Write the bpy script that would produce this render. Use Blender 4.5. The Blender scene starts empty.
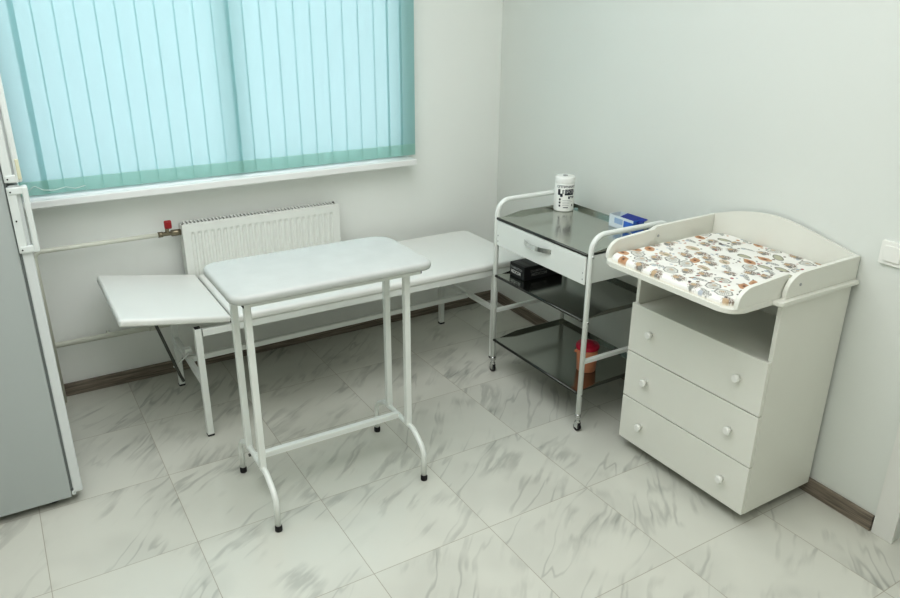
import bpy, bmesh, math, random
import numpy as np
from mathutils import Vector, Matrix

random.seed(7)
rng = np.random.default_rng(11)
S = bpy.context.scene
COL = S.collection
PI = math.pi

# ------------------------------------------------------------------ materials
def mat(name):
    m = bpy.data.materials.new(name); m.use_nodes = True
    nt = m.node_tree
    return m, nt, nt.nodes['Principled BSDF']

def srgb(r, g, b):
    def f(c):
        c /= 255.0
        return c / 12.92 if c <= 0.04045 else ((c + 0.055) / 1.055) ** 2.4
    return (f(r), f(g), f(b), 1.0)

def noise(nt, scale, detail=3.0, coord='Object', vec=None):
    n = nt.nodes.new('ShaderNodeTexNoise')
    n.inputs['Scale'].default_value = scale; n.inputs['Detail'].default_value = detail
    if vec is None:
        tc = nt.nodes.new('ShaderNodeTexCoord'); vec = tc.outputs[coord]
    nt.links.new(vec, n.inputs['Vector'])
    return n

def simple(name, col, rough=0.5, metal=0.0, var=0.03, nscale=6.0, bump=0.0, bscale=200.0, coat=0.0, spec=0.5):
    m, nt, b = mat(name)
    n = noise(nt, nscale)
    ramp = nt.nodes.new('ShaderNodeValToRGB')
    c = col
    ramp.color_ramp.elements[0].position = 0.3; ramp.color_ramp.elements[1].position = 0.7
    ramp.color_ramp.elements[0].color = (c[0]*(1-var), c[1]*(1-var), c[2]*(1-var), 1)
    ramp.color_ramp.elements[1].color = (min(1, c[0]*(1+var)), min(1, c[1]*(1+var)), min(1, c[2]*(1+var)), 1)
    nt.links.new(n.outputs['Fac'], ramp.inputs['Fac'])
    nt.links.new(ramp.outputs['Color'], b.inputs['Base Color'])
    b.inputs['Roughness'].default_value = rough
    b.inputs['Metallic'].default_value = metal
    b.inputs['Coat Weight'].default_value = coat
    b.inputs['Specular IOR Level'].default_value = spec
    if bump:
        n2 = noise(nt, bscale)
        bp = nt.nodes.new('ShaderNodeBump'); bp.inputs['Strength'].default_value = bump
        bp.inputs['Distance'].default_value = 0.002
        nt.links.new(n2.outputs['Fac'], bp.inputs['Height'])
        nt.links.new(bp.outputs['Normal'], b.inputs['Normal'])
    return m

M = {}
M['wall_back'] = simple('wall_paint_lit_window_side', srgb(243, 246, 240), 0.55, var=0.01, nscale=1.3, bump=0.08, bscale=120)  # same room paint, lightened to stand in for stronger light on this wall
M['wall_right'] = simple('wall_paint_green_dimmed', srgb(222, 226, 219), 0.55, var=0.01, nscale=1.3, bump=0.08, bscale=120)  # faintly green, and darkened in place of weaker light on this wall
M['wall'] = simple('wall_paint', srgb(228, 230, 224), 0.55, var=0.012, nscale=1.3, bump=0.08, bscale=120)
M['ceiling'] = simple('ceiling_paint', srgb(235, 236, 232), 0.8, var=0.01)
M['white_metal'] = simple('white_enamel', srgb(232, 236, 230), 0.32, var=0.01)
M['vinyl'] = simple('white_vinyl', srgb(232, 234, 228), 0.42, var=0.012, nscale=4, bump=0.06, bscale=350)
M['oilcloth'] = simple('white_oilcloth', srgb(192, 196, 191), 0.5, var=0.03, nscale=14, bump=0.25, bscale=60)
M['laminate'] = simple('white_laminate', srgb(228, 229, 219), 0.4, var=0.008)
M['laminate_edge'] = simple('cream_edge', srgb(222, 222, 205), 0.45, var=0.01)
M['steel'] = simple('dark_steel', srgb(160, 162, 155), 0.17, metal=1.0, var=0.05, nscale=2)
M['tray_steel'] = simple('bright_steel', srgb(198, 200, 193), 0.17, metal=1.0, var=0.04, nscale=2)
M['steel_rim'] = simple('steel_rim', srgb(84, 86, 83), 0.25, metal=1.0, var=0.05)
M['chrome'] = simple('chrome', srgb(205, 207, 205), 0.15, metal=1.0, var=0.02)
M['black'] = simple('black_plastic', srgb(18, 18, 18), 0.45, var=0.05)
M['dark_rod'] = simple('dark_rod', srgb(92, 94, 88), 0.4, metal=0.6)
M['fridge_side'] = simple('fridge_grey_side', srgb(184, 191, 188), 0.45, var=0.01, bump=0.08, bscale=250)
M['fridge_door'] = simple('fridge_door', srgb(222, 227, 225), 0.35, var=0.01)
M['gasket'] = simple('grey_gasket', srgb(128, 134, 132), 0.6)
M['handle_white'] = simple('handle_plastic', srgb(226, 232, 228), 0.35, var=0.01)
M['cream'] = simple('cream_plastic', srgb(222, 222, 196), 0.4)
M['radiator'] = simple('radiator_enamel', srgb(226, 229, 222), 0.38, var=0.008)
M['dark_gap'] = simple('grille_gap_shade', srgb(40, 40, 38), 0.7)
M['pipe'] = simple('pipe_paint', srgb(220, 222, 208), 0.45, var=0.02)
M['brass'] = simple('aged_brass', srgb(140, 132, 112), 0.35, metal=0.8)
M['red'] = simple('red_plastic', srgb(160, 30, 36), 0.35, var=0.04)
M['switch'] = simple('switch_plastic', srgb(236, 237, 230), 0.35, var=0.005)
M['bottle'] = simple('bottle_plastic', srgb(238, 240, 234), 0.4, var=0.008)
M['lid'] = simple('bottle_lid', srgb(240, 242, 236), 0.4, var=0.008)
M['print_dark'] = simple('dark_print', srgb(44, 48, 56), 0.5, var=0.03)
M['print_grey'] = simple('grey_print', srgb(178, 180, 178), 0.5, var=0.03)
M['print_white'] = simple('white_print', srgb(225, 226, 222), 0.5, var=0.02)
M['print_faint'] = simple('faint_print', srgb(130, 130, 130), 0.5, var=0.02)
M['card_black'] = simple('black_card', srgb(20, 20, 23), 0.45, var=0.1, nscale=20)
M['card_grey'] = simple('grey_card_strip', srgb(78, 80, 80), 0.5, var=0.1, nscale=20)
M['card_white'] = simple('pale_card', srgb(214, 224, 228), 0.5, var=0.02)
M['card_pale_blue'] = simple('pale_blue_print', srgb(158, 182, 210), 0.5, var=0.06, nscale=40)
M['card_blue'] = simple('blue_card', srgb(60, 110, 190), 0.5, var=0.12, nscale=25)
M['card_navy'] = simple('navy_card', srgb(22, 48, 140), 0.5, var=0.2, nscale=20)
M['bin_body'] = simple('orange_plastic', srgb(214, 146, 110), 0.4, var=0.03)
M['bin_lid'] = simple('crimson_lid', srgb(176, 12, 52), 0.4, var=0.05)
M['door'] = simple('door_paint', srgb(226, 227, 220), 0.45, var=0.01)
M['pvc'] = simple('window_pvc', srgb(238, 240, 238), 0.35, var=0.006)
M['sill'] = simple('sill_plastic', srgb(238, 240, 236), 0.35, var=0.006)
M['chain'] = simple('bead_chain', srgb(225, 235, 228), 0.4)

def fabric(name, diff, trans, fac):
    m = bpy.data.materials.new(name); m.use_nodes = True
    nt = m.node_tree; nt.nodes.clear()
    out = nt.nodes.new('ShaderNodeOutputMaterial')
    d = nt.nodes.new('ShaderNodeBsdfDiffuse'); t = nt.nodes.new('ShaderNodeBsdfTranslucent')
    mx = nt.nodes.new('ShaderNodeMixShader'); mx.inputs[0].default_value = fac
    n = noise(nt, 260.0, 2.0)
    hs = nt.nodes.new('ShaderNodeMixRGB'); hs.blend_type = 'MULTIPLY'; hs.inputs[0].default_value = 0.06
    hs.inputs[1].default_value = trans
    nt.links.new(n.outputs['Fac'], hs.inputs[2])
    d.inputs['Color'].default_value = diff
    nt.links.new(hs.outputs[0], t.inputs['Color'])
    nt.links.new(d.outputs[0], mx.inputs[1]); nt.links.new(t.outputs[0], mx.inputs[2])
    nt.links.new(mx.outputs[0], out.inputs['Surface'])
    return m
M['blind'] = fabric('aqua_blind_fabric', (0.36, 0.66, 0.63, 1), (0.625, 0.775, 0.795, 1), 0.62)
M['hem'] = fabric('aqua_hem_fabric', (0.46, 0.70, 0.62, 1), (0.74, 0.90, 0.83, 1), 0.62)

def glass_mat():
    m = bpy.data.materials.new('window_glass'); m.use_nodes = True
    nt = m.node_tree; nt.nodes.clear()
    out = nt.nodes.new('ShaderNodeOutputMaterial')
    t = nt.nodes.new('ShaderNodeBsdfTransparent'); g = nt.nodes.new('ShaderNodeBsdfGlossy')
    g.inputs['Roughness'].default_value = 0.02
    fr = nt.nodes.new('ShaderNodeFresnel'); fr.inputs['IOR'].default_value = 1.45
    mx = nt.nodes.new('ShaderNodeMixShader')
    nt.links.new(fr.outputs[0], mx.inputs[0]); nt.links.new(t.outputs[0], mx.inputs[1]); nt.links.new(g.outputs[0], mx.inputs[2])
    nt.links.new(mx.outputs[0], out.inputs['Surface'])
    return m
M['glass'] = glass_mat()

def wood_mat():
    m, nt, b = mat('baseboard_wood')
    tc = nt.nodes.new('ShaderNodeTexCoord')
    mp = nt.nodes.new('ShaderNodeMapping'); mp.inputs['Scale'].default_value = (5, 5, 90)
    nt.links.new(tc.outputs['Object'], mp.inputs['Vector'])
    n = noise(nt, 1.6, 5.0, vec=mp.outputs['Vector'])
    r = nt.nodes.new('ShaderNodeValToRGB')
    r.color_ramp.elements[0].position = 0.3; r.color_ramp.elements[0].color = srgb(92, 83, 72)
    r.color_ramp.elements[1].position = 0.72; r.color_ramp.elements[1].color = srgb(158, 148, 132)
    nt.links.new(n.outputs['Fac'], r.inputs['Fac']); nt.links.new(r.outputs['Color'], b.inputs['Base Color'])
    b.inputs['Roughness'].default_value = 0.5
    return m
M['wood'] = wood_mat()

TILE = 0.4497; TX0 = -0.551; TY0 = 1.757
def floor_mat():
    m, nt, b = mat('marble_tile')
    L = nt.links.new; N = nt.nodes.new
    def math_(op, a, c=None, clamp=False):
        n = N('ShaderNodeMath'); n.operation = op; n.use_clamp = clamp
        for i, v in enumerate((a, c)):
            if v is None: continue
            if isinstance(v, (int, float)): n.inputs[i].default_value = v
            else: L(v, n.inputs[i])
        return n.outputs[0]
    tc = N('ShaderNodeTexCoord'); sp = N('ShaderNodeSeparateXYZ'); L(tc.outputs['Object'], sp.inputs[0])
    x = math_('DIVIDE', math_('SUBTRACT', sp.outputs[0], TX0), TILE)
    y = math_('DIVIDE', math_('SUBTRACT', sp.outputs[1], TY0), TILE)
    ix = math_('FLOOR', x); iy = math_('FLOOR', y)
    fx = math_('SUBTRACT', x, ix); fy = math_('SUBTRACT', y, iy)
    ex = math_('MINIMUM', fx, math_('SUBTRACT', 1.0, fx)); ey = math_('MINIMUM', fy, math_('SUBTRACT', 1.0, fy))
    e = math_('MULTIPLY', math_('MINIMUM', ex, ey), TILE)
    grout = math_('LESS_THAN', e, 0.0011)
    cv = N('ShaderNodeCombineXYZ'); L(ix, cv.inputs[0]); L(iy, cv.inputs[1]); cv.inputs[2].default_value = 3.7
    wn = N('ShaderNodeTexWhiteNoise'); wn.noise_dimensions = '3D'; L(cv.outputs[0], wn.inputs['Vector'])
    off = N('ShaderNodeVectorMath'); off.operation = 'SCALE'; L(wn.outputs['Color'], off.inputs[0]); off.inputs['Scale'].default_value = 17.0
    # vein frame turned along the run of the veins, shifted per tile
    rot = N('ShaderNodeVectorRotate'); rot.rotation_type = 'Z_AXIS'
    L(tc.outputs['Object'], rot.inputs['Vector'])
    ang = math_('ADD', math_('MULTIPLY', math_('SUBTRACT', wn.outputs['Value'], 0.5), 0.5), -0.72)
    L(ang, rot.inputs['Angle'])
    add = N('ShaderNodeVectorMath'); add.operation = 'ADD'; L(rot.outputs[0], add.inputs[0]); L(off.outputs[0], add.inputs[1])
    # warp
    wv = noise(nt, 3.0, 3.0, vec=add.outputs[0])
    ws = N('ShaderNodeVectorMath'); ws.operation = 'SUBTRACT'; L(wv.outputs['Color'], ws.inputs[0]); ws.inputs[1].default_value = (0.5, 0.5, 0.5)
    wsc = N('ShaderNodeVectorMath'); wsc.operation = 'SCALE'; L(ws.outputs[0], wsc.inputs[0]); wsc.inputs['Scale'].default_value = 0.07
    wadd = N('ShaderNodeVectorMath'); wadd.operation = 'ADD'; L(add.outputs[0], wadd.inputs[0]); L(wsc.outputs[0], wadd.inputs[1])
    st = N('ShaderNodeMapping'); st.inputs['Scale'].default_value = (1.1, 6.5, 1.0); L(wadd.outputs[0], st.inputs['Vector'])
    def veins(scale, width, det):
        n = noise(nt, scale, det, vec=st.outputs[0])
        d = math_('ABSOLUTE', math_('SUBTRACT', n.outputs['Fac'], 0.5))
        mr = N('ShaderNodeMapRange'); mr.interpolation_type = 'SMOOTHSTEP'
        L(d, mr.inputs['Value']); mr.inputs['From Min'].default_value = 0.0; mr.inputs['From Max'].default_value = width
        mr.inputs['To Min'].default_value = 1.0; mr.inputs['To Max'].default_value = 0.0
        return mr.outputs[0]
    v1 = veins(1.1, 0.022, 3.0); v2 = veins(1.7, 0.075, 5.0)
    mk = noise(nt, 3.2, 2.0, vec=add.outputs[0])
    mkr = N('ShaderNodeMapRange'); mkr.interpolation_type = 'SMOOTHSTEP'; L(mk.outputs['Fac'], mkr.inputs['Value'])
    mkr.inputs['From Min'].default_value = 0.42; mkr.inputs['From Max'].default_value = 0.66
    mk2 = noise(nt, 4.6, 2.0, vec=wadd.outputs[0])
    mk2r = N('ShaderNodeMapRange'); mk2r.interpolation_type = 'SMOOTHSTEP'; L(mk2.outputs['Fac'], mk2r.inputs['Value'])
    mk2r.inputs['From Min'].default_value = 0.46; mk2r.inputs['From Max'].default_value = 0.7
    a = math_('MULTIPLY', math_('MULTIPLY', v1, mkr.outputs[0]), 0.28)
    c = math_('MULTIPLY', math_('MULTIPLY', v2, mk2r.outputs[0]), 0.34)
    cloud = math_('MULTIPLY', mkr.outputs[0], 0.10)
    f = math_('ADD', math_('ADD', a, c), cloud, clamp=True)
    mix = N('ShaderNodeMixRGB'); L(f, mix.inputs[0])
    mix.inputs[1].default_value = srgb(213, 214, 203); mix.inputs[2].default_value = srgb(120, 122, 116)
    # slight tint per tile
    t2 = N('ShaderNodeMixRGB'); t2.blend_type = 'MULTIPLY'; t2.inputs[0].default_value = 1.0
    tv = N('ShaderNodeMapRange'); L(wn.outputs['Value'], tv.inputs['Value']); tv.inputs['To Min'].default_value = 0.965; tv.inputs['To Max'].default_value = 1.0
    L(mix.outputs[0], t2.inputs[1]); L(tv.outputs[0], t2.inputs[2])
    g = N('ShaderNodeMixRGB'); L(grout, g.inputs[0]); L(t2.outputs[0], g.inputs[1]); g.inputs[2].default_value = srgb(162, 158, 142)
    L(g.outputs[0], b.inputs['Base Color'])
    rr = math_('ADD', math_('MULTIPLY', grout, 0.4), 0.19)
    L(rr, b.inputs['Roughness'])
    bp = N('ShaderNodeBump'); bp.inputs['Strength'].default_value = 0.3; bp.inputs['Distance'].default_value = 0.001; bp.invert = True
    L(grout, bp.inputs['Height']); L(bp.outputs[0], b.inputs['Normal'])
    return m
M['floor'] = floor_mat()

def print_mat():
    m, nt, b = mat('printed_cotton')
    a = nt.nodes.new('ShaderNodeVertexColor'); a.layer_name = 'Print'
    n = noise(nt, 300.0, 2.0)
    mx = nt.nodes.new('ShaderNodeMixRGB'); mx.blend_type = 'MULTIPLY'; mx.inputs[0].default_value = 0.08
    nt.links.new(a.outputs['Color'], mx.inputs[1]); nt.links.new(n.outputs['Fac'], mx.inputs[2])
    nt.links.new(mx.outputs[0], b.inputs['Base Color'])
    b.inputs['Roughness'].default_value = 0.75
    return m
M['print'] = print_mat()

# ------------------------------------------------------------------ mesh helpers
def nbm(): return bmesh.new()

def box(bm, x0, x1, y0, y1, z0, z1, bev=0.0, seg=2, mtx=None):
    vs = [bm.verts.new((x, y, z)) for x in (x0, x1) for y in (y0, y1) for z in (z0, z1)]
    F = [(0,1,3,2),(4,6,7,5),(0,4,5,1),(2,3,7,6),(0,2,6,4),(1,5,7,3)]
    fs = [bm.faces.new([vs[i] for i in f]) for f in F]
    geom = vs
    if bev > 0:
        es = list({e for f in fs for e in f.edges})
        r = bmesh.ops.bevel(bm, geom=es, offset=bev, segments=seg, affect='EDGES', profile=0.5)
        geom = list({v for f in r['faces'] for v in f.verts} | {v for v in vs if v.is_valid})
    if mtx is not None: bmesh.ops.transform(bm, matrix=mtx, verts=[v for v in geom if v.is_valid])

def fillet(pts, r, n=6):
    pts = [Vector(p) for p in pts]; out = [pts[0]]
    for i in range(1, len(pts)-1):
        a, b, c = pts[i-1], pts[i], pts[i+1]
        u = (a-b).normalized(); w = (c-b).normalized()
        th = u.angle(w)
        if th > PI-1e-3: out.append(b); continue
        d = min(r/math.tan(th/2), (a-b).length*0.49, (c-b).length*0.49); rr = d*math.tan(th/2)
        cen = b + (u+w).normalized()*(rr/math.sin(th/2))
        p0 = b+u*d - cen; p1 = b+w*d - cen
        tot = p0.angle(p1); ax = p0.cross(p1).normalized()
        for k in range(n+1): out.append(cen + Matrix.Rotation(tot*k/n, 3, ax) @ p0)
    out.append(pts[-1]); return out

def tube(bm, pts, r, seg=12, sq=False, caps=True, up=None, rr=None):
    pts = [Vector(p) for p in pts]
    if sq:
        k = r; e = r*0.18
        prof = []
        for (sx, sy) in ((1,1),(-1,1),(-1,-1),(1,-1)):
            if sx*sy > 0: prof += [(sx*k, sy*(k-e)), (sx*(k-e), sy*k)]
            else: prof += [(sx*(k-e), sy*k), (sx*k, sy*(k-e))]
    else:
        prof = [(r*math.cos(2*PI*i/seg), r*math.sin(2*PI*i/seg)) for i in range(seg)]
    rings = []; nrm = None
    for i, p in enumerate(pts):
        if i == 0: t = (pts[1]-p)
        elif i == len(pts)-1: t = (p-pts[i-1])
        else: t = (pts[i+1]-p).normalized() + (p-pts[i-1]).normalized()
        t.normalize()
        if nrm is None:
            a = Vector(up) if up else (Vector((0,0,1)) if abs(t.z) < 0.9 else Vector((1,0,0)))
            nrm = (a - t*a.dot(t)).normalized()
        else:
            nrm = (nrm - t*nrm.dot(t)).normalized()
        bn = t.cross(nrm)
        s = rr[i]/r if rr else 1.0
        rings.append([bm.verts.new(p + nrm*(q[0]*s) + bn*(q[1]*s)) for q in prof])
    n = len(prof)
    for a, b in zip(rings, rings[1:]):
        for i in range(n): 
            f = bm.faces.new((a[i], a[(i+1)%n], b[(i+1)%n], b[i])); f.smooth = not sq
    if caps:
        bm.faces.new(list(reversed(rings[0]))); bm.faces.new(rings[-1])

def lathe(bm, cx, cy, prof, seg=28, cap=True):
    rings = [[bm.verts.new((cx+r*math.cos(2*PI*i/seg), cy+r*math.sin(2*PI*i/seg), z)) for i in range(seg)] for r, z in prof]
    for a, b in zip(rings, rings[1:]):
        for i in range(seg):
            f = bm.faces.new((a[i], a[(i+1)%seg], b[(i+1)%seg], b[i])); f.smooth = True
    if cap: bm.faces.new(list(reversed(rings[0]))); bm.faces.new(rings[-1])

def prism(bm, outline, axis, a0, a1, bev=0.0):
    """outline of 2D points extruded along axis ('x','y','z') from a0 to a1"""
    def P(p, a):
        return {'x': (a, p[0], p[1]), 'y': (p[0], a, p[1]), 'z': (p[0], p[1], a)}[axis]
    v0 = [bm.verts.new(P(p, a0)) for p in outline]; v1 = [bm.verts.new(P(p, a1)) for p in outline]
    n = len(outline)
    f0 = bm.faces.new(v0); f1 = bm.faces.new(list(reversed(v1)))
    for i in range(n): bm.faces.new((v0[i], v1[i], v1[(i+1)%n], v0[(i+1)%n]))
    if bev:
        es = list(f0.edges)+list(f1.edges)
        bmesh.ops.bevel(bm, geom=es, offset=bev, segments=2, affect='EDGES', profile=0.5)

def rrect(x0, x1, y0, y1, rads, n=6):
    """rounded rectangle outline, rads for corners (x0y0, x1y0, x1y1, x0y1)"""
    out = []
    for (cx, cy, a, r) in ((x0, y0, PI, rads[0]), (x1, y0, 1.5*PI, rads[1]), (x1, y1, 0, rads[2]), (x0, y1, 0.5*PI, rads[3])):
        ox = cx + (r if cx == x0 else -r); oy = cy + (r if cy == y0 else -r)
        if r < 1e-5: out.append((cx, cy)); continue
        for k in range(n+1):
            t = a + 0.5*PI*k/n
            out.append((ox + r*math.cos(t), oy + r*math.sin(t)))
    return out

def cushion(bm, x0, x1, y0, y1, z0, z1, rc, er, dome=0.0, mtx=None, n=8, rads=None):
    layers = [(er*0.6, z0), (er*0.15, z0+er*0.25), (0, z0+er*0.7), (0, z1-er)]
    for k in range(1, 6):
        t = 0.5*PI*k/5
        layers.append((er*(1-math.cos(t)), z1-er+er*math.sin(t)))
    for d, h in ((er+0.03, 0.35), (er+0.07, 0.7), (er+0.12, 0.95)):
        layers.append((d, z1+dome*h))
    R = rads or (rc,)*4
    rings = []
    for d, z in layers:
        o = rrect(x0+d, x1-d, y0+d, y1-d, tuple(max(0.004, r-d*0.9) for r in R), n)
        rings.append([bm.verts.new((p[0], p[1], z)) for p in o])
    m = len(rings[0])
    for a, b in zip(rings, rings[1:]):
        for i in range(m):
            f = bm.faces.new((a[i], a[(i+1)%m], b[(i+1)%m], b[i])); f.smooth = True
    f = bm.faces.new(rings[-1]); f.smooth = True
    bm.faces.new(list(reversed(rings[0])))
    if mtx is not None: bmesh.ops.transform(bm, matrix=mtx, verts=[v for r in rings for v in r])

def thing(name, label, cat, loc=(0,0,0), group=None):
    o = bpy.data.objects.new(name, None); COL.objects.link(o)
    o.empty_display_size = 0.05
    o.location = loc; o['label'] = label; o['category'] = cat
    if group: o['group'] = group
    return o

def root_loc(p):
    while p is not None and p.parent is not None: p = p.parent
    return Vector(p.location) if p is not None else Vector((0,0,0))

def obj(name, bm, m, parent=None, label=None, smooth=False):
    """one mesh object built in room coordinates, kept in its thing's frame"""
    bmesh.ops.recalc_face_normals(bm, faces=bm.faces[:])
    if parent is not None:
        bmesh.ops.translate(bm, verts=bm.verts[:], vec=-root_loc(parent))
    me = bpy.data.meshes.new(name); bm.to_mesh(me); bm.free()
    me.materials.append(m)
    if smooth:
        for p in me.polygons: p.use_smooth = True
    o = bpy.data.objects.new(name, me); COL.objects.link(o)
    if parent is not None: o.parent = parent
    if label: o['label'] = label
    return o

def struct(name, bm, m, parent=None):
    o = obj(name, bm, m, parent)
    if parent is None: o['kind'] = 'structure'
    return o

def tag(o, label, cat):
    o['label'] = label; o['category'] = cat; return o

def text_into(bm, body, size, fn, extr=0.0, bold=0.0):
    """flat lettering; fn maps a 2D point of the text plane to a 3D point"""
    cu = bpy.data.curves.new('lettering', 'FONT'); cu.body = body; cu.size = size
    cu.align_x = 'CENTER'; cu.align_y = 'CENTER'; cu.resolution_u = 2; cu.offset = bold
    o = bpy.data.objects.new('lettering', cu); COL.objects.link(o)
    dg = bpy.context.evaluated_depsgraph_get()
    me = bpy.data.meshes.new_from_object(o.evaluated_get(dg))
    vs = [bm.verts.new(fn(v.co.x, v.co.y)) for v in me.vertices]
    for p in me.polygons:
        try: bm.faces.new([vs[i] for i in p.vertices])
        except ValueError: pass
    bpy.data.objects.remove(o); bpy.data.curves.remove(cu); bpy.data.meshes.remove(me)

# ------------------------------------------------------------------ the room
XL, YF, ZC = -0.66, -1.0, 2.75
YB = 3.55
def xr(y): return 2.50 - 0.0400*(YB-y)          # the right wall runs slightly out of square
def slab(outline, z0, z1):
    bm = nbm(); prism(bm, outline, 'z', z0, z1); return bm
XRF = xr(YF)
struct('floor', slab([(XL-0.2, YF-0.2), (XRF+1.2, YF-0.2), (XRF+1.2, YB+0.3), (XL-0.2, YB+0.3)], -0.1, 0.0), M['floor'])
struct('ceiling', slab([(XL-0.2, YF-0.2), (XRF+1.2, YF-0.2), (XRF+1.2, YB+0.3), (XL-0.2, YB+0.3)], ZC, ZC+0.1), M['ceiling'])
# back wall with the window opening
WX0, WX1, WZ0, WZ1 = 0.045, 1.87, 0.935, 2.28
bm = nbm()
box(bm, XL-0.2, WX0, YB, YB+0.3, 0, ZC)
box(bm, WX1, 2.6, YB, YB+0.3, 0, ZC)
box(bm, WX0, WX1, YB, YB+0.3, 0, WZ0)
box(bm, WX0, WX1, YB, YB+0.3, WZ1, ZC)
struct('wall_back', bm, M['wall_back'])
struct('wall_left', slab([(XL-0.2, YF-0.2), (XL, YF-0.2), (XL, YB), (XL-0.2, YB)], 0, ZC), M['wall'])
struct('wall_front', slab([(XL, YF-0.2), (XRF+0.3, YF-0.2), (XRF+0.3, YF), (XL, YF)], 0, ZC), M['wall'])
# right wall with a doorway nearer to the camera
DY0, DY1, DZ = 0.08, 0.975, 2.06
bm = nbm()
def wseg(y0, y1, z0, z1):
    prism(bm, [(xr(y0), y0), (xr(y0)+0.12, y0), (xr(y1)+0.12, y1), (xr(y1), y1)], 'z', z0, z1)
wseg(DY1, YB, 0, ZC); wseg(YF, DY0, 0, ZC); wseg(DY0, DY1, DZ, ZC)
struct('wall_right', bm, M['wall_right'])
# closing wall of the corridor behind the doorway
struct('wall_corridor', slab([(XRF+1.0, YF-0.2), (XRF+1.2, YF-0.2), (XRF+1.2, YB+0.3), (XRF+1.0, YB+0.3)], 0, ZC), M['wall'])
# door leaf, closed in the outer face of the wall
bm = nbm(); box(bm, xr(0.5)+0.075, xr(0.5)+0.112, DY0+0.012, DY1-0.022, 0.008, DZ-0.01, 0.002)
dr = struct('door_1', bm, M['door'])
bm = nbm(); box(bm, xr(0.5)+0.068, xr(0.5)+0.076, 0.85, 0.885, 0.95, 1.12, 0.003)
tube(bm, [(xr(0.5)+0.07, 0.867, 1.05), (xr(0.5)+0.03, 0.867, 1.05), (xr(0.5)+0.03, 0.76, 1.05)], 0.008)
obj('door_handle', bm, M['chrome'], dr)
# plain white casing by the doorway
def casing(y0, y1, z0, z1, bm):
    prism(bm, [(xr(y0)-0.012, y0), (xr(y0)+0.001, y0), (xr(y1)+0.001, y1), (xr(y1)-0.012, y1)], 'z', z0, z1, 0.002)
bm = nbm(); casing(DY1-0.004, 1.045, 0, DZ+0.07, bm); casing(DY0-0.07, DY0+0.004, 0, DZ+0.07, bm); casing(DY0, DY1, DZ-0.004, DZ+0.07, bm)
struct('trim_1', bm, M['door'])
# baseboards
bm = nbm(); box(bm, XL, xr(YB-0.014)-0.002, YB-0.014, YB, 0, 0.062, 0.003); struct('baseboard_back', bm, M['wood'])
bm = nbm(); prism(bm, [(xr(1.05)-0.014, 1.05), (xr(1.05), 1.05), (xr(YB-0.015), YB-0.015), (xr(YB-0.015)-0.014, YB-0.015)], 'z', 0, 0.062, 0.002)
struct('baseboard_right', bm, M['wood'])
bm = nbm(); box(bm, XL, XL+0.014, YF, YB-0.015, 0, 0.062, 0.003); struct('baseboard_left', bm, M['wood'])

# window
bm = nbm()
fy0, fy1 = 3.555, 3.615
def frame_rect(bm, x0, x1, z0, z1, w, y0, y1):
    box(bm, x0, x0+w, y0, y1, z0, z1, 0.004); box(bm, x1-w, x1, y0, y1, z0, z1, 0.004)
    box(bm, x0+w, x1-w, y0, y1, z0, z0+w, 0.004); box(bm, x0+w, x1-w, y0, y1, z1-w, z1, 0.004)
frame_rect(bm, WX0, WX1, WZ0, WZ1, 0.04, fy0, fy1)
box(bm, 0.962, 1.006, fy0, fy1, WZ0+0.05, WZ1-0.05, 0.004)
win = struct('window_1', bm, M['pvc'])
for x0, x1 in ((WX0+0.05, 0.962), (1.006, WX1-0.05)):
    bm = nbm(); box(bm, x0, x1, fy0+0.028, fy0+0.032, WZ0+0.05, WZ1-0.05)
    obj('glass_pane', bm, M['glass'], win)
bm = nbm(); box(bm, -0.03, 1.897, 3.43, YB+0.006, 0.918, 0.952, 0.006, 3); obj('window_sill', bm, M['sill'], win)

# ------------------------------------------------------------------ vertical blind
bl = thing('vertical_blind', 'aqua green vertical slat blind hanging closed in front of the window', 'blind', (0.95, 3.49, 0.96))
bm = nbm(); box(bm, -0.06, 1.925, 3.465, 3.51, 2.30, 2.345, 0.004); obj('headrail', bm, M['pvc'], bl)
edges = [-0.02, 0.068, 0.150, 0.227, 0.303, 0.379, 0.455, 0.530, 0.607, 0.683, 0.761, 0.839, 0.916, 0.978, 1.052, 1.129, 1.208, 1.287,
         1.366, 1.446, 1.527, 1.608, 1.690, 1.761, 1.832, 1.912]
def strip(bm, x0, x1, y0, y1, z0, z1, bow):
    n = 6; A = []; B = []
    for k in range(n+1):
        t = k/n; x = x0+(x1-x0)*t; y = y0+(y1-y0)*t - bow*math.sin(PI*t)
        A.append(bm.verts.new((x, y, z0))); B.append(bm.verts.new((x, y, z1)))
    for k in range(n):
        f = bm.faces.new((A[k], A[k+1], B[k+1], B[k])); f.smooth = True
for a, b in zip(edges, edges[1:]):
    x1 = b + {0.150: 0.022, 0.978: 0.018, 1.761: 0.012, 1.832: 0.014}.get(b, 0.0055)   # some slats lap further over the next
    ya = 3.496 + random.uniform(-0.001, 0.001); yb = ya - 0.007
    bm = nbm(); strip(bm, a, x1, ya, yb, 0.964, 2.30, 0.003)
    sl = obj('slat', bm, M['blind'], bl)
    bm = nbm(); strip(bm, a+0.001, x1-0.001, ya-0.0022, yb-0.0022, 0.9645, 1.022, 0.003)
    obj('hem_pocket', bm, M['hem'], sl)
bm = nbm()
pts = []
for a, b in zip(edges[:4], edges[1:4]):
    for k in range(8):
        t = k/8; pts.append((a+(b-a)*t, 3.478, 0.985 - 0.016*math.sin(PI*t)))
pts.insert(0, (0.0, 3.478, 0.985))
tube(bm, [(0.09, 3.479, 0.982), (0.115, 3.479, 1.002), (0.122, 3.479, 1.002), (0.15, 3.479, 0.984), (0.19, 3.479, 0.979), (0.235, 3.479, 0.988), (0.27, 3.479, 0.977), (0.31, 3.479, 0.986)], 0.0018, 6)
obj('bead_chain', bm, M['chain'], bl)

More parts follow.
